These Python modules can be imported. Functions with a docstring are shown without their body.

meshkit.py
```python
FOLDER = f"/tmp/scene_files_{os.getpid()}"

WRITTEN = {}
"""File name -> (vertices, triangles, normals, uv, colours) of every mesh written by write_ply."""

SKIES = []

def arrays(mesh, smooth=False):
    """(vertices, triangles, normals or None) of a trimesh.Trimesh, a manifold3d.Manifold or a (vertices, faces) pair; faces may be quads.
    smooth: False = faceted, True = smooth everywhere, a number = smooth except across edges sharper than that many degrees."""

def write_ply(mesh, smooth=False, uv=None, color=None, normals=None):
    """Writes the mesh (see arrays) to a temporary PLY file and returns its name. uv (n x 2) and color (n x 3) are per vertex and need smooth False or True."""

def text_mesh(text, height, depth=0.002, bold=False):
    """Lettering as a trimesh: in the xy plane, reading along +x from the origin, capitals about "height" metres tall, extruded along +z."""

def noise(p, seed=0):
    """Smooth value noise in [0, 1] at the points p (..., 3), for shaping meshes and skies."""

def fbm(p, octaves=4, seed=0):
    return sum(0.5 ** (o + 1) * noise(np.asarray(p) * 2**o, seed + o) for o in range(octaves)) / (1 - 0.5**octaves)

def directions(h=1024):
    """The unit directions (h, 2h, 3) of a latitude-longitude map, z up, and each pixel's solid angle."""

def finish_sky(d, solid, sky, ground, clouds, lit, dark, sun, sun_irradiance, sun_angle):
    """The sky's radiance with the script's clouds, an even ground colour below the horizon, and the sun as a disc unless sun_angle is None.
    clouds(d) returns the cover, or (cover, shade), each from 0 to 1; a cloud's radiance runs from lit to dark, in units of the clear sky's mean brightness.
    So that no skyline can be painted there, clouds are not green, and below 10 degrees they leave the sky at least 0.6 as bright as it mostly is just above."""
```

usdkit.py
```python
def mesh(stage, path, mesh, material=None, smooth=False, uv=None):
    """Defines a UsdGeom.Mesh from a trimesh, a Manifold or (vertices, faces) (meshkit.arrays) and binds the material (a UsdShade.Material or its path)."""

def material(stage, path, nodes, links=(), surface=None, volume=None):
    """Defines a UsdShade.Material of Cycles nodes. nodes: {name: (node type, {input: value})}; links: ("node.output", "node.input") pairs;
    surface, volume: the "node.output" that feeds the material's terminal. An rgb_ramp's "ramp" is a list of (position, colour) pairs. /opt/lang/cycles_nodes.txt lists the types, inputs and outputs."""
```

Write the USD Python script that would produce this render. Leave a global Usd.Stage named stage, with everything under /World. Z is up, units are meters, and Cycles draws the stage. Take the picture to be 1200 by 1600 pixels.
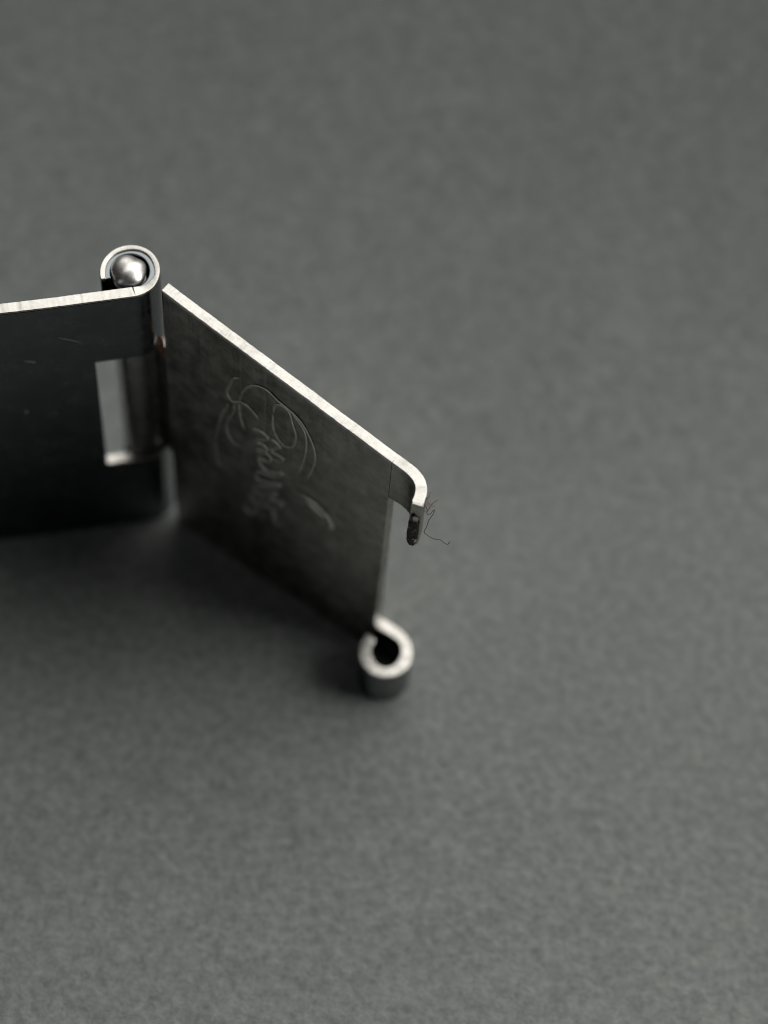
import math
import numpy as np
import trimesh
import usdkit
import meshkit
from pxr import Usd, UsdGeom, UsdLux, Gf, Sdf, Vt

stage = Usd.Stage.CreateInMemory()
UsdGeom.SetStageUpAxis(stage, "Z")
UsdGeom.SetStageMetersPerUnit(stage, 1.0)
UsdGeom.Xform.Define(stage, "/World")
MM = 0.001                       # every length below is in millimetres
rng = np.random.default_rng(7)

# ------------------------------------------------------------------ camera
EXPOSURE = 0.0
FOCAL, WIDE = 99.245, 36.0
CAM_POS = np.array([8.775, -43.455, 77.716])
CAM_X = np.array([0.9950, 0.0881, 0.0509])
CAM_Y = np.array([0.1017, -0.8616, -0.4974])      # down in the picture
CAM_F = np.array([0.0, 0.5, -0.8660254])
CAM_X = CAM_X / np.linalg.norm(CAM_X)
CAM_Y = np.cross(CAM_F, CAM_X); CAM_Y /= np.linalg.norm(CAM_Y)
cam = UsdGeom.Camera.Define(stage, "/World/camera")
M = np.eye(4)
M[0, :3], M[1, :3], M[2, :3], M[3, :3] = CAM_X, -CAM_Y, -CAM_F, CAM_POS * MM
cam.AddTransformOp().Set(Gf.Matrix4d(*M.ravel().tolist()))
cam.CreateHorizontalApertureAttr(WIDE)
cam.CreateVerticalApertureAttr(WIDE * 4 / 3)
cam.CreateFocalLengthAttr(FOCAL)
cam.CreateFStopAttr(FOCAL / 2.6)                  # a lens opening of 2.6 mm
cam.CreateFocusDistanceAttr(74.6 * MM)
cam.CreateClippingRangeAttr(Gf.Vec2f(0.005, 50.0))
cam.CreateExposureAttr(EXPOSURE)


# ------------------------------------------------------------------ lamps
def rect_lamp(name, pos, target, w, h, power, color):
    pos, target = np.array(pos, float), np.array(target, float)
    z = pos - target
    z /= np.linalg.norm(z)
    x = np.cross([0, 0, 1.0], z)
    x /= np.linalg.norm(x)
    y = np.cross(z, x)
    m = np.eye(4)
    m[0, :3], m[1, :3], m[2, :3], m[3, :3] = x, y, z, pos
    l = UsdLux.RectLight.Define(stage, f"/World/{name}")
    l.AddTransformOp().Set(Gf.Matrix4d(*m.ravel().tolist()))
    l.CreateWidthAttr(w)
    l.CreateHeightAttr(h)
    l.CreateIntensityAttr(power)
    l.CreateColorAttr(Gf.Vec3f(*color))
    return l


rect_lamp("key_lamp", (0.13, 0.44, 0.53), (0.004, 0, 0.004), 0.80, 0.62, 2.95, (1.0, 0.99, 0.965))
rect_lamp("added_side_lamp", (0.175, 0.008, 0.138), (0.02, -0.015, 0), 0.11, 0.11, 6.8, (0.98, 1.0, 0.985))  # added light, brightens the mat at the right and in front
rect_lamp("added_fill_lamp", (-0.40, -0.62, 0.50), (0.0, 0, 0), 0.45, 0.40, 0.62, (0.95, 0.98, 1.0))  # added light, lifts the shadow and picks out the embossed lines


# ------------------------------------------------------------------ materials
def mat(name, nodes, links, surface):
    return usdkit.material(stage, f"/World/Looks/{name}", nodes, links, surface=surface)


K = 1000.0   # noise scales below are per millimetre


def mat_surface():
    return mat("grey_mat", {
        "g": ("geometry", {}),
        "fine": ("noise_texture", {"scale": 2.5 * K, "detail": 6.0, "roughness": 0.74}),
        "mott": ("noise_texture", {"scale": 0.8 * K, "detail": 3.0, "roughness": 0.6}),
        "big": ("noise_texture", {"scale": 0.06 * K, "detail": 3.0, "roughness": 0.55}),
        "r1": ("rgb_ramp", {"ramp": [(0.30, (0.158, 0.166, 0.160)), (0.5, (0.240, 0.248, 0.238)), (0.70, (0.330, 0.338, 0.322))]}),
        "r2": ("rgb_ramp", {"ramp": [(0.3, (0.94, 0.945, 0.95)), (0.7, (1.04, 1.04, 1.035))]}),
        "r3": ("rgb_ramp", {"ramp": [(0.3, (0.94, 0.945, 0.95)), (0.7, (1.04, 1.04, 1.035))]}),
        "m1": ("mix", {"mix_type": "multiply", "fac": 1.0}),
        "m2": ("mix", {"mix_type": "multiply", "fac": 1.0}),
        "b1": ("bump", {"strength": 0.8, "distance": 0.00018}),
        "b2": ("bump", {"strength": 0.3, "distance": 0.0002}),
        "p": ("principled_bsdf", {"roughness": 0.7, "specular_ior_level": 0.2, "diffuse_roughness": 1.0}),
    }, [("g.position", "fine.vector"), ("g.position", "mott.vector"), ("g.position", "big.vector"),
        ("fine.fac", "r1.fac"), ("mott.fac", "r2.fac"), ("big.fac", "r3.fac"),
        ("r1.color", "m1.color1"), ("r2.color", "m1.color2"), ("m1.color", "m2.color1"), ("r3.color", "m2.color2"),
        ("m2.color", "p.base_color"),
        ("fine.fac", "b1.height"), ("mott.fac", "b2.height"), ("b1.normal", "b2.normal"), ("b2.normal", "p.normal")], "p.BSDF")


def steel(name, dark, light, rough0, rough1, scale=(0.5, 0.5, 4.0), bump=0.12, fleck=0.0):
    """Metal with fine drawn grain; scale stretches the grain."""
    return mat(name, {
        "g": ("texture_coordinate", {}),
        "mp": ("mapping", {"scale": tuple(s * K for s in scale)}),
        "mp2": ("mapping", {"scale": (1.1 * K,) * 3}),
        "n": ("noise_texture", {"scale": 1.0, "detail": 5.0, "roughness": 0.65}),
        "s": ("noise_texture", {"scale": 1.0, "detail": 6.0, "roughness": 0.7}),
        "c": ("rgb_ramp", {"ramp": [(0.30, dark), (0.68, light)]}),
        "r": ("rgb_ramp", {"ramp": [(0.3, (rough0,) * 3), (0.7, (rough1,) * 3)]}),
        "b": ("bump", {"strength": bump, "distance": 0.00003}),
        "p": ("principled_bsdf", {"metallic": 1.0}),
    }, [("g.object", "mp.vector"), ("g.object", "mp2.vector"), ("mp.vector", "n.vector"), ("mp2.vector", "s.vector"),
        ("s.fac", "c.fac"), ("s.fac", "r.fac"), ("n.fac", "b.height"),
        ("c.color", "p.base_color"), ("r.color", "p.roughness"), ("b.normal", "p.normal")], "p.BSDF")


MAT = mat_surface()
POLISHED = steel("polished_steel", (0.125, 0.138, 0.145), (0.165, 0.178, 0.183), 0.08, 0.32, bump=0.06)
STAINED = steel("stained_steel", (0.25, 0.236, 0.214), (0.47, 0.452, 0.42), 0.22, 0.38, scale=(2.2, 2.2, 2.2), bump=0.22)
CUT_LIT = steel("lit_cut_steel_edge", (0.32, 0.308, 0.285), (0.56, 0.54, 0.50), 0.28, 0.42, scale=(5, 5, 5), bump=0.35)  # upward cut edges: the light they catch is put into a paler colour
SATIN = steel("satin_steel", (0.30, 0.30, 0.295), (0.37, 0.37, 0.36), 0.20, 0.28, scale=(2, 2, 2), bump=0.1)
RELIEF = steel("highlit_relief", (0.56, 0.54, 0.505), (0.72, 0.70, 0.66), 0.26, 0.36, scale=(2, 2, 2), bump=0.05)  # highlights along the embossed lines, put into a paler base colour
CURL = steel("curl_steel", (0.15, 0.16, 0.165), (0.22, 0.225, 0.225), 0.18, 0.30, scale=(3, 3, 3), bump=0.15)
PIN = steel("pin_steel", (0.52, 0.50, 0.48), (0.72, 0.70, 0.67), 0.30, 0.48, scale=(2, 2, 2), bump=0.4)
GRIME = mat("dark_grime", {
    "g": ("texture_coordinate", {}), "mp": ("mapping", {"scale": (2.6 * K,) * 3}),
    "n": ("noise_texture", {"scale": 1.0, "detail": 5.0, "roughness": 0.7}),
    "c": ("rgb_ramp", {"ramp": [(0.42, (0.012, 0.009, 0.007)), (0.54, (0.04, 0.027, 0.018)), (0.58, (0.40, 0.35, 0.30)), (0.75, (0.55, 0.5, 0.45))]}),
    "b": ("bump", {"strength": 0.8, "distance": 0.0001}),
    "p": ("principled_bsdf", {"roughness": 0.7})},
    [("g.object", "mp.vector"), ("mp.vector", "n.vector"), ("n.fac", "c.fac"), ("n.fac", "b.height"), ("c.color", "p.base_color"), ("b.normal", "p.normal")], "p.BSDF")
RUST = mat("rust", {
    "g": ("texture_coordinate", {}), "mp": ("mapping", {"scale": (6 * K,) * 3}),
    "n": ("noise_texture", {"scale": 1.0, "detail": 4.0}),
    "c": ("rgb_ramp", {"ramp": [(0.35, (0.05, 0.018, 0.008)), (0.65, (0.30, 0.13, 0.055))]}),
    "p": ("principled_bsdf", {"roughness": 0.75})},
    [("g.object", "mp.vector"), ("mp.vector", "n.vector"), ("n.fac", "c.fac"), ("c.color", "p.base_color")], "p.BSDF")


def plain(name, color, rough=0.6):
    return mat(name, {
        "g": ("texture_coordinate", {}), "mp": ("mapping", {"scale": (3 * K,) * 3}),
        "n": ("noise_texture", {"scale": 1.0, "detail": 2.0}),
        "c": ("rgb_ramp", {"ramp": [(0.3, tuple(0.7 * c for c in color)), (0.7, tuple(min(1, 1.2 * c) for c in color))]}),
        "p": ("principled_bsdf", {"roughness": rough})},
        [("g.object", "mp.vector"), ("mp.vector", "n.vector"), ("n.fac", "c.fac"), ("c.color", "p.base_color")], "p.BSDF")


RED = plain("red_lint", (0.36, 0.11, 0.08))
DARKHAIR = plain("dark_lint", (0.035, 0.037, 0.04))
DUST = plain("pale_dust", (0.45, 0.40, 0.34), 0.9)


# ------------------------------------------------------------------ helpers
used = {}


def numbered(parent, name):
    k = used.get((parent, name), 0)
    used[(parent, name)] = k + 1
    return f"{parent}/{name}" + (f"_{k:03d}" if k else "")


def tag(prim, **kw):
    for k, v in kw.items():
        prim.SetCustomDataByKey(k, v)


def put(parent, name, mesh, material, smooth=32, **kw):
    v, f = np.asarray(mesh.vertices) * MM, np.asarray(mesh.faces)
    m = usdkit.mesh(stage, numbered(parent, name), (v, f), material, smooth=smooth)
    tag(m.GetPrim(), **kw)
    return str(m.GetPath())


def thing(name, **kw):
    x = UsdGeom.Xform.Define(stage, numbered("/World", name))
    tag(x.GetPrim(), **kw)
    return str(x.GetPath())


def spline(pts, step, ends=None):
    """Even points on a smooth curve through pts."""
    from scipy.interpolate import CubicSpline
    pts = np.asarray(pts, float)
    s = np.r_[0, np.cumsum(np.linalg.norm(np.diff(pts, axis=0), axis=1))]
    cs = CubicSpline(s, pts)
    n = max(3, int(s[-1] / step) + 1)
    return cs(np.linspace(0, s[-1], n))


def strip(path, half, z0, z1, r=0.07, end_r=(0.0, 0.0), k=4, low=0.0):
    """A metal strip standing on edge along a plan path (N x 2): rounded-rectangle cross-section, each of half, z0, z1 a number or
    one per point; end_r rounds the two ends."""
    p = np.asarray(path, float)
    n = len(p)
    bc = lambda a: np.broadcast_to(np.asarray(a, float), (n,)).copy()
    half, z0, z1 = bc(half), bc(z0), bc(z1)
    t = np.gradient(p, axis=0)
    t /= np.linalg.norm(t, axis=1, keepdims=True)
    inset = np.zeros(n)
    rows = [(p[i], t[i], half[i], z0[i], z1[i], 0.0) for i in range(n)]
    for which, er in enumerate(end_r):
        if er <= 0:
            continue
        i = 0 if which == 0 else n - 1
        extra = []
        for a in np.linspace(0, math.pi / 2, 5)[:-1]:
            d = er * (1 - math.sin(a)) if False else er * (1 - math.cos(a))
            extra.append((d, er * (1 - math.sin(a))))
        dist = np.r_[0, np.cumsum(np.linalg.norm(np.diff(p, axis=0), axis=1))]
        if which == 1:
            dist = dist[-1] - dist
        new = []
        for d, ins in extra:
            o = np.argsort(dist)
            new.append((np.array([np.interp(d, dist[o], p[o, 0]), np.interp(d, dist[o], p[o, 1])]), t[i], half[i], z0[i], z1[i], ins))
        keep = [row for row, q in zip(rows, range(n)) if dist[q] > er * 1.001] if which == 0 else None
        if which == 0:
            rows = new + keep
        else:
            body = [row for row in rows if np.linalg.norm(row[0] - p[-1]) > er * 1.001 or row[5] > 0]
            rows = body + new[::-1]
    ang = np.linspace(0, math.pi / 2, k + 1)
    V = []
    for q, tt, h, a, b, ins in rows:
        nn = np.array([-tt[1], tt[0]])
        h, a, b = h - ins, a + ins, b - ins
        rr = max(1e-4, min(r, h * 0.98, (b - a) * 0.49))
        loop = []
        for cx, cz, s0 in ((h - rr, b - rr, 0), (-(h - rr), b - rr, math.pi / 2), (-(h - rr), a + rr, math.pi), (h - rr, a + rr, 1.5 * math.pi)):
            for w in ang:
                loop.append((cx + rr * math.cos(s0 + w), cz + rr * math.sin(s0 + w)))
        if low:                                   # the lower edge narrows to a rounded tongue
            side, base = loop[:2 * (k + 1)], loop[2 * (k + 1):]
            th = np.linspace(0, math.pi, len(base))
            loop = side + [(-h * math.cos(t_), a + low * (1 - math.sin(t_))) for t_ in th]
        V += [(q[0] + nn[0] * o, q[1] + nn[1] * o, z) for o, z in loop]
    L, n = 4 * (k + 1), len(rows)
    F = []
    for i in range(n - 1):
        for j in range(L):
            a, b = i * L + j, i * L + (j + 1) % L
            F += [(a, b + L, b), (a, a + L, b + L)]
    for j in range(1, L - 1):
        F.append((0, j, j + 1))
        F.append(((n - 1) * L, (n - 1) * L + j + 1, (n - 1) * L + j))
    m = trimesh.Trimesh(np.array(V), np.array(F), process=False)
    return m


def tube(pts, rad, sides=6):
    p = np.asarray(pts, float)
    t = np.gradient(p, axis=0)
    t /= np.linalg.norm(t, axis=1, keepdims=True)
    rad = np.broadcast_to(rad, (len(p),))
    up = np.array([0.31, 0.2, 0.93])
    V, F = [], []
    for q, tt, r in zip(p, t, rad):
        a = np.cross(tt, up); a /= np.linalg.norm(a)
        b = np.cross(tt, a)
        up = -b if np.dot(-b, up) > 0 else b
        for j in range(sides):
            w = 2 * math.pi * j / sides
            V.append(q + r * (math.cos(w) * a + math.sin(w) * b))
    for i in range(len(p) - 1):
        for j in range(sides):
            a, b = i * sides + j, i * sides + (j + 1) % sides
            F += [(a, b, b + sides), (a, b + sides, a + sides)]
    for j in range(1, sides - 1):
        F += [(0, j + 1, j), ((len(p) - 1) * sides, (len(p) - 1) * sides + j, (len(p) - 1) * sides + j + 1)]
    m = trimesh.Trimesh(np.array(V), np.array(F), process=False)
    m.fix_normals()
    return m


# ------------------------------------------------------------------ the setting: the grey mat
near = np.arange(-32, 92.01, 0.55)
far = 1500 * np.linspace(0, 1, 14)[1:] ** 2
gx = np.r_[-32 - far[::-1], near, 92 + far]
X, Y = np.meshgrid(gx, gx)
# a faint old crease in the mat, behind the clasp to the right
cr = spline([(18.2, 18.5), (17.9, 14.6), (17.5, 12.3), (16.7, 9.9), (15.9, 7.5), (15.6, 4.8)], 0.3)
dist = np.full(X.shape, 99.0)
along = np.zeros(X.shape)
for k, (cx, cy) in enumerate(cr):
    dd = np.hypot(X - cx, Y - cy)
    along = np.where(dd < dist, k / len(cr), along)
    dist = np.minimum(dist, dd)
pts3 = np.stack([X, Y, 0 * X], -1)
Z = 0.10 * np.exp(-(dist / 0.7) ** 2) * np.sin(np.pi * np.clip(along, 0, 1))
# the mat is not dead flat: very slight swells, none under the clasp
away = np.clip((np.hypot(X - 3, Y + 2) - 16) / 20, 0, 1)
# added slope at back and front: shapes the light, darker behind, brighter in front
def lift(y, y0, k, most):
    d_ = np.clip(y - y0, 0, None)
    turn = most / (2 * k)
    return np.where(d_ < turn, k * d_ ** 2, k * turn ** 2 + most * (d_ - turn))


back_lift = lift(Y, 2.4, 0.0128, 0.74)
back_lift = 26 * np.tanh(back_lift / 26)
front_lift = lift(-Y, 7.5, 0.0075, 0.17)
front_lift = 5 * np.tanh(front_lift / 5)
Z = Z + back_lift + front_lift + away * 0.5 * (meshkit.fbm(pts3 * 0.045 + 3, 3) - 0.6)
V = np.stack([X.ravel(), Y.ravel(), Z.ravel()], 1)
n = len(gx)
a = (np.arange(n - 1)[:, None] * n + np.arange(n - 1)[None]).ravel()
F = np.vstack([np.stack([a, a + 1, a + n + 1], 1), np.stack([a, a + n + 1, a + n], 1)])
put("/World", "ground", trimesh.Trimesh(V, F, process=False), MAT, smooth=True, kind="structure",
    label="plain dark grey fine grained mat under everything", category="mat")

# ------------------------------------------------------------------ the clasp
clasp = thing("watch_clasp", category="watch clasp",
              label="open steel folding watch clasp standing on edge on the grey mat")
OV = 1.09                                        # the curls are a little oval
C1 = np.array([-1.14, 1.013])                    # pin axis
TL = math.radians(16.5)
dl = np.array([math.cos(TL), math.sin(TL)])      # along the left blade
nl = np.array([-dl[1], dl[0]])                   # away from the viewer
T = 0.46
RC = 0.85                                        # radius of the barrel's middle line
TOP = 16.0
WIN0, WIN1 = 4.95, 12.2                          # window in the blade for the middle knuckle


def oval(c, r, a, oy=OV):
    return np.array([c[0] + r * math.cos(a), c[1] + oy * r * math.sin(a)])


a0 = math.atan2(nl[1] * -OV, -nl[0])
start = oval(C1, RC, TL - math.pi / 2)
# the blade leaves the barrel leftwards and bends very slightly
back = [start]
h = TL
for i in range(60):
    back.append(back[-1] - 0.3 * np.array([math.cos(h), math.sin(h)]))
    h -= 0.0035 if i > 6 else 0.0
back = np.array(back[::-1])
s_cut = 1.62                                     # the window starts this far before the barrel
dist = np.r_[np.cumsum(np.linalg.norm(np.diff(back, axis=0), axis=1)[::-1])[::-1], 0]
main = back[dist >= s_cut]
edge_pt = back[-1] - s_cut * dl
main = np.vstack([main, edge_pt])
neck = np.array([edge_pt + (start - edge_pt) * f for f in np.linspace(0, 1, 8)])
angs = np.linspace(TL - math.pi / 2, math.radians(207), 72)
wall = np.interp(np.arange(72), [0, 10, 54, 71], [T / 2, 0.20, 0.165, 0.19])
path = np.array([oval(C1, RC + T / 2 - w, a) for w, a in zip(wall, angs)])


def dish(m):
    """The barrel's end is worn: its face falls inwards from a thin outer rim."""
    v = np.array(m.vertices)
    rr = np.hypot(v[:, 0] - C1[0], (v[:, 1] - C1[1]) / OV)
    ang = np.arctan2(v[:, 1] - C1[1], v[:, 0] - C1[0])
    amount = np.clip((ang - (TL - 1.5)) / 0.5, 0, 1) if False else np.clip(((ang - TL + math.pi / 2) % (2 * math.pi)) / 0.6, 0, 1)
    amount[ang < TL - math.pi / 2 - 0.8] = 1
    v[:, 2] -= np.where(v[:, 2] > TOP - 0.2, amount * np.clip(RC + 0.11 - rr, 0, 0.4) * 0.22, 0)
    return trimesh.Trimesh(v, m.faces, process=False)



neck_up, neck_low = strip(neck, T / 2, WIN1, TOP, 0.06), strip(neck, T / 2, 0, WIN0 - 0.08, 0.03)
CAP = 0.08


def cap(parent, path_, half, z_top, label=None):
    """Sheared, slightly nicked edge on top of a sheet; its lit brightness is colour."""
    q = np.asarray(path_, float)
    L = np.r_[0, np.cumsum(np.linalg.norm(np.diff(q, axis=0), axis=1))]
    f = lambda k, sd: meshkit.fbm(np.stack([L * k, L * 0 + sd, L * 0], 1), 3) - 0.5
    half = np.broadcast_to(np.asarray(half, float), L.shape) - 0.004 - 0.03 * np.clip(f(4.0, 1.5), 0, 1)
    m = strip(q, half, np.asarray(z_top) - CAP, np.asarray(z_top) + 0.02 * f(7.0, 3.5), 0.035)
    return put(parent, "lit_cut_edge", m, CUT_LIT, **({"label": label} if label else {}))


def dense(p, step=0.06):
    p = np.asarray(p, float)
    L = np.r_[0, np.cumsum(np.linalg.norm(np.diff(p, axis=0), axis=1))]
    t = np.linspace(0, L[-1], int(L[-1] / step) + 2)
    return np.stack([np.interp(t, L, p[:, 0]), np.interp(t, L, p[:, 1])], 1)


neck_up = strip(neck, T / 2, WIN1, TOP - CAP, 0.03)
blade = put(clasp, "blade", trimesh.util.concatenate([strip(main, T / 2, 0, TOP - CAP, 0.03), neck_up, neck_low]), POLISHED,
            label="dark mirror polished long blade on the left")
cap(blade, dense(np.vstack([main[-30:-1], neck])), T / 2, TOP, "cut upper edge of the long blade with its lit brightness put into the colour")
wob = 0.02 * np.sin(np.arange(72) * 0.31) * np.clip(np.arange(72) / 20, 0, 1)
cpath = path * 1.0
put(blade, "hinge_knuckle", strip(path, wall, WIN1, TOP - CAP, 0.03, (0, 0.06)), POLISHED)
blend = np.clip((np.arange(72) - 4) / 14, 0, 1)
lip_half = (1 - blend) * (wall - 0.004) + blend * 0.10 + 0.35 * wob * blend
lip_path = np.array([oval(C1, RC + T / 2 - 0.004 - w, a) for w, a in zip(lip_half, angs)])
lip = dish(strip(lip_path, lip_half, TOP - CAP - 0.10 * np.clip(np.arange(72) / 12, 0, 1), TOP, 0.035, (0, 0.06), 3))
put(blade, "lit_cut_edge", lip, CUT_LIT, label="thin rim of the rolled barrel with its highlight put into the colour")
put(blade, "hinge_knuckle", strip(path[:60], wall[:60], 0, WIN0 - CAP, 0.03, (0, 0.06)), POLISHED)
cap(blade, dense(np.vstack([neck[:-1], path[:60]])), np.interp(np.arange(len(dense(np.vstack([neck[:-1], path[:60]])))), [0, 30, 50], [T / 2, T / 2, 0.2]), WIN0, "lower lip of the window in the blade with its lit brightness put into the colour")
# scratches on the blade: thin raised burrs
for a, b in (((-3.6, 14.1), (-2.83, 13.62)), ((-4.9, 12.9), (-4.5, 12.72))):
    pts = []
    for f in np.linspace(0, 1, 8):
        x, z = a[0] + (b[0] - a[0]) * f, a[1] + (b[1] - a[1]) * f
        q = start - nl * T / 2 + dl * (x - start[0]) / dl[0]
        pts.append((q[0], q[1], z))
    put(blade, "scratch", tube(pts, 0.010 * np.sin(np.linspace(0.3, 2.8, 8)), 6), PIN)

# pin with a hammered dome head
pin = trimesh.creation.cylinder(radius=0.56, height=15.4, sections=40)
pin.apply_translation((C1[0], C1[1], 7.9))
pin_path = put(clasp, "hinge_pin", pin, PIN)
dome = trimesh.creation.icosphere(5, 1.0)
v = np.array(dome.vertices)
v *= (0.67, 0.71, 0.36)
v *= (1 + 0.07 * np.sin(v[:, 0] * 3.1 + 1) * np.cos(v[:, 1] * 2.7 + 0.4) + 0.03 * np.sin(v[:, 0] * 7 - v[:, 1] * 6))[:, None]
dome.vertices = v + (C1[0] - 0.10, C1[1] + 0.10, 15.78)
put(pin_path, "pin_head", dome, PIN, smooth=True, label="bright hammered dome on top of the pin")

# ------------------------------------------------------------------ cover plate on the right
A = math.radians(-30.16)
d = np.array([math.cos(A), math.sin(A)])
nb = np.array([-d[1], d[0]])                     # away from the viewer
HT = 0.25
top = lambda u: 16.5 - 0.1685 * u                # upper edge falls towards the hook
ULEFT, UR = 0.10, 10.24
ZN, ZK = 12.15, 2.24                             # notch between hook and curl
us = np.linspace(ULEFT, UR, 420)
P = us[:, None] * d + HT * nb
fade = np.clip((UR - us) / 0.4, 0, 1)
rough = lambda f, seed: (meshkit.fbm(np.stack([us * f, us * 0 + seed, us * 0], 1), 3) - 0.5) * fade
plate = put(clasp, "cover_plate", strip(P + (0.01 * rough(5.0, 2.5))[:, None] * nb, 0.22 + 0.015 * rough(6.0, 7.5), 0, -CAP + top(us) + 0.05 * rough(1.5, 4.5) + 0.035 * rough(9.0, 9.5), 0.03, (0.13, 0)), STAINED,
            label="stained steel cover plate on the right with an embossed script mark")
cap(plate, P[3:], 0.22, top(us[3:]) + 0.05 * rough(1.5, 4.5)[3:] + 0.03 * rough(9.0, 9.5)[3:], "sheared upper edge of the cover plate with its lit brightness put into the colour")
# hook: the strip above the notch runs on and bends towards the viewer
hk = spline([UR * d + HT * nb, (9.40, -5.155), (9.70, -5.40), (9.915, -5.72), (9.98, -6.08), (9.93, -6.40), (9.88, -6.62)], 0.05)
zt = np.interp(np.arange(len(hk)), [0, 8, len(hk) - 1], [top(UR), top(UR + .6), top(UR + .9) + 0.02])
q = np.linspace(0, 1, len(hk))
put(plate, "hook", strip(hk, 0.222, ZN - 0.42 * np.clip((q - 0.55) / 0.3, 0, 1), zt - CAP, 0.03, (0, 0.06), 8, low=0.4), STAINED, label="bent hook at the outer upper corner")
cap(plate + "/hook", hk, np.where(q > 0.96, 0.19, 0.224), zt)
crust = trimesh.creation.icosphere(4, 1.0)
v = np.array(crust.vertices)
v = np.sign(v) * np.abs(v) ** 0.75 * (0.20, 0.13, 1.0)
v *= (1 + 0.5 * (meshkit.fbm(np.array(crust.vertices) * 4.5, 4) - 0.45))[:, None]
crust.vertices = v + (9.86, -6.63, 12.9)
hook = plate + "/hook"
put(hook, "grime", crust, GRIME, smooth=True, label="dark crust with pale flakes on the hook's cut end")
# curled knuckle at the lower outer corner
C2 = np.array([9.42, -6.22])
arc = np.array([[C2[0] + 0.83 * math.cos(a), C2[1] + 0.92 * math.sin(a)] for a in np.radians(np.linspace(52, -232, 70))])
kn = np.vstack([UR * d + HT * nb, UR * d + HT * nb + 0.35 * d, arc])
kn = spline(kn[[0, 1] + list(range(4, len(kn), 4))], 0.05)
put(plate, "curled_knuckle", strip(kn, 0.235, 0, ZK - CAP, 0.03, (0.06, 0.05)), CURL, label="small open curl of steel at the outer lower corner")
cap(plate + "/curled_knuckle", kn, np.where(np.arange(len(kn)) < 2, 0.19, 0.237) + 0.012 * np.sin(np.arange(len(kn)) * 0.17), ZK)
# middle knuckle round the pin
ring = [oval(C1, 0.66, a) for a in np.radians(np.linspace(25, 350, 60))]
mk = np.vstack([[ULEFT * d + HT * nb + 0.25 * d, (0.02, 0.62), (-0.25, 1.05)], ring])
put(plate, "hinge_knuckle", strip(spline(mk[[0, 1] + list(range(3, len(mk), 3))], 0.06), 0.2, WIN0 + 0.06, WIN1 - 0.12, 0.07), SATIN)
for (u, z, r) in ((-0.16, 12.75, 0.19), (-0.1, 13.2, 0.09), (0.02, 12.4, 0.13)):
    s = trimesh.creation.icosphere(3, 1.0)
    v = np.array(s.vertices)
    v = v * (r * 0.8, r * 0.8, r * 2.2) * (1 + 0.6 * (meshkit.fbm(v * 2 + u, 3) - 0.5))[:, None]
    c = u * d + (0.05 if r < 0.12 else 0.14) * nb
    s.vertices = v + (c[0], c[1], z)
    put(plate, "rust_spot", s, RUST, smooth=True)

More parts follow.
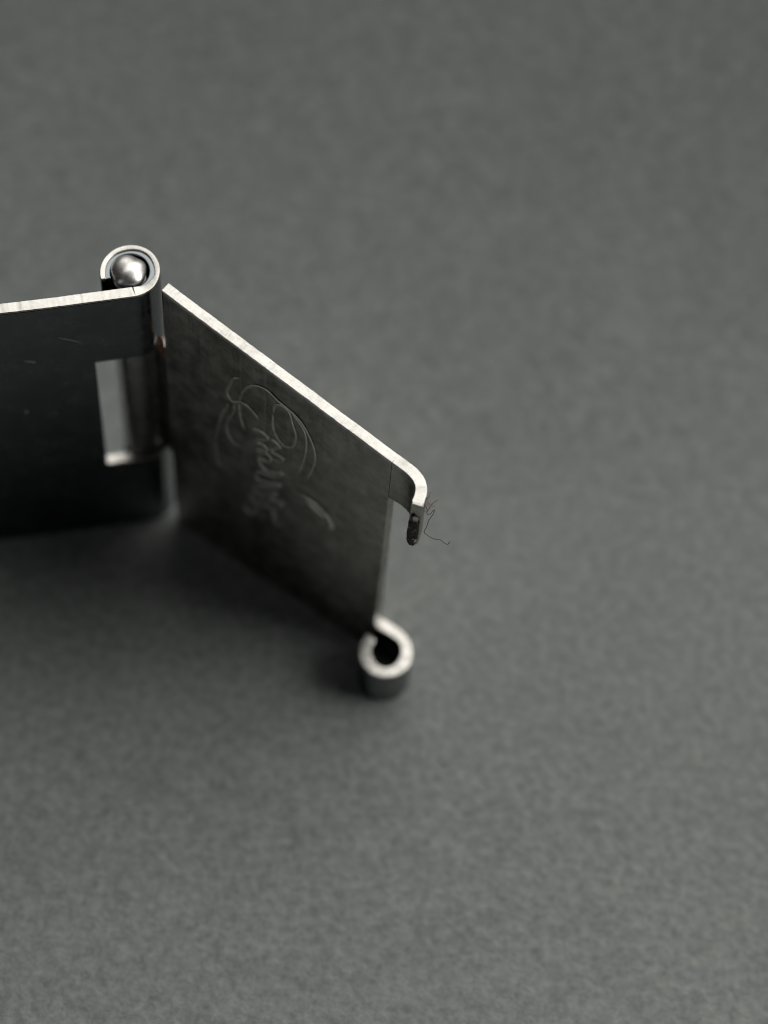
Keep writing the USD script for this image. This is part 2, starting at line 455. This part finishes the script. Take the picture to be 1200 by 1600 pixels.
# embossed script mark, (along the plate, height) in millimetres
SCROLL = [
    [(3.61, 14.08), (3.32, 13.73), (3.14, 13.1), (3.07, 12.44), (3.3, 12.22), (3.6, 12.5), (3.95, 12.57), (4.24, 12.41), (4.47, 12.11)],
    [(3.6, 12.41), (3.66, 12.9), (3.78, 13.35), (4.02, 13.86), (4.36, 14.27), (4.7, 14.42), (5.04, 14.36), (5.39, 14.17), (5.84, 14.05), (6.19, 13.74), (6.48, 13.34), (6.61, 12.68), (6.6, 11.87), (6.47, 10.94), (6.31, 10.13)],
    [(5.61, 14.05), (6.24, 13.88), (6.71, 13.21), (6.95, 12.58), (7.03, 11.85), (6.88, 10.89), (6.62, 9.88)],
    [(5.11, 13.06), (5.16, 13.54), (5.39, 13.97), (5.67, 14.02), (5.97, 13.36), (6.15, 12.67), (6.1, 12.01), (5.94, 11.62), (5.65, 11.47), (5.29, 11.75), (5.11, 12.37), (5.11, 13.06)],
    [(3.12, 11.88), (2.68, 10.49), (2.47, 9.11), (2.44, 7.67), (2.67, 6.95)],
    [(3.36, 12.1), (3.1, 10.9), (2.97, 9.96), (3.2, 9.45), (3.57, 9.35)],
    [(3.6, 12.41), (3.59, 11.71), (3.82, 10.78)]]
SCRIPT = [
    [(4.24, 11.04), (4.3, 11.27), (4.53, 11.41), (4.86, 11.35), (4.71, 10.92), (4.35, 10.53), (4.29, 10.32), (4.53, 10.49), (4.82, 10.53), (4.71, 10.18), (4.44, 9.91), (4.5, 9.85), (4.71, 10.06), (4.99, 10.06), (4.77, 9.52), (4.5, 9.48), (4.47, 9.22), (4.62, 8.95), (4.96, 8.91), (5.58, 9.43), (5.2, 8.77), (4.47, 8.37), (4.32, 7.89), (4.72, 7.91), (5.5, 8.51), (4.96, 7.72), (4.41, 7.26), (4.22, 6.77), (4.72, 6.99), (5.27, 7.6), (4.97, 6.9), (4.35, 6.51)],
    [(5.0, 11.12), (5.09, 11.31), (5.24, 11.3), (5.4, 11.25), (5.24, 10.85), (5.04, 10.47), (5.19, 10.48), (5.57, 10.5), (5.37, 10.11), (5.1, 10.03)],
    [(4.35, 6.51), (4.16, 5.91), (4.47, 6.04), (5.09, 6.86), (5.55, 7.11), (5.22, 6.41), (4.6, 5.97), (4.03, 4.72), (3.74, 5.08)],
    [(5.09, 6.19), (5.22, 5.72), (5.32, 5.21), (5.6, 5.61)]]
DASH = [[(6.46, 8.68), (7.06, 8.72), (7.61, 8.42), (7.86, 8.01), (7.7, 7.35)], [(6.65, 8.49), (7.13, 8.32), (7.56, 8.08)]]


def emboss(line, w, hgt, step=0.08):
    q = spline(line, step)
    k = len(q)
    taper = np.clip(np.minimum(np.arange(k), np.arange(k)[::-1]) / 4.0, 0.15, 1) ** 0.6
    t3 = [(u * d[0], u * d[1], z) for u, z in q]
    m = tube(t3, w * taper, 10)
    v = np.array(m.vertices)
    off = v[:, :2] @ nb                           # squash across the plate and sink a little
    v[:, :2] += np.outer(off * (hgt / w) - off, nb)
    m.vertices = v
    return m


for line in SCROLL:
    put(plate, "embossed_scroll", emboss(line, 0.06, 0.026, 0.06), RELIEF, smooth=True)
for line in SCRIPT:
    put(plate, "embossed_script", emboss(line, 0.10, 0.038, 0.05), RELIEF, smooth=True)
for line in DASH:
    put(plate, "embossed_flourish", emboss(line, 0.15, 0.05), RELIEF, smooth=True)

# ------------------------------------------------------------------ lint and dust
REDS = [[(10.19, -6.31, 14.68), (10.24, -6.33, 14.45), (10.34, -6.36, 14.32), (10.44, -6.39, 14.29), (10.53, -6.41, 14.29)],
        [(10.14, -6.3, 13.7), (10.26, -6.33, 13.79), (10.35, -6.36, 14.16), (10.43, -6.38, 14.45), (10.58, -6.43, 14.79)],
        [(10.21, -6.32, 14.62), (10.27, -6.34, 14.8), (10.28, -6.34, 14.97), (10.33, -6.35, 15.17)],
        [(10.22, -6.32, 14.37), (10.28, -6.34, 14.21), (10.37, -6.37, 14.07)]]
DARKS = [(10.14, -6.32, 14.2), (10.2, -6.32, 14.08), (10.27, -6.33, 13.8), (10.3, -6.35, 13.59), (10.38, -6.37, 13.67), (10.45, -6.39, 13.9), (10.51, -6.41, 14.04), (10.47, -6.4, 13.67), (10.38, -6.37, 13.27), (10.34, -6.36, 12.89), (10.29, -6.34, 12.51), (10.29, -6.34, 12.24), (10.39, -6.37, 12.17), (10.5, -6.4, 12.08), (10.64, -6.45, 12.08), (10.88, -6.52, 12.18), (10.97, -6.55, 12.11), (11.07, -6.57, 12.03), (11.19, -6.61, 12.29)]
lint = trimesh.util.concatenate([tube(spline(l, 0.04), 0.011, 5) for l in REDS])
put("/World", "lint_fibre", lint, RED, smooth=True, category="lint",
    label="tiny tangle of red lint fibres caught on the bent hook of the clasp")
put("/World", "lint_fibre", tube(spline(DARKS, 0.04), 0.013, 5), DARKHAIR, smooth=True, category="lint",
    label="single wavy dark fibre trailing from the bent hook of the clasp")
sp = trimesh.creation.icosphere(3, 0.055)
v = np.array(sp.vertices)
v *= (1 + 0.9 * (meshkit.fbm(v * 30, 3) - 0.5))[:, None]
q0 = start - nl * T / 2 + dl * (-5.12 - start[0]) / dl[0]
sp.vertices = v + (q0[0], q0[1] - 0.03, 9.62)
put("/World", "dust_speck", sp, DUST, smooth=True, category="dust", label="pale dust speck stuck on the dark polished left blade")
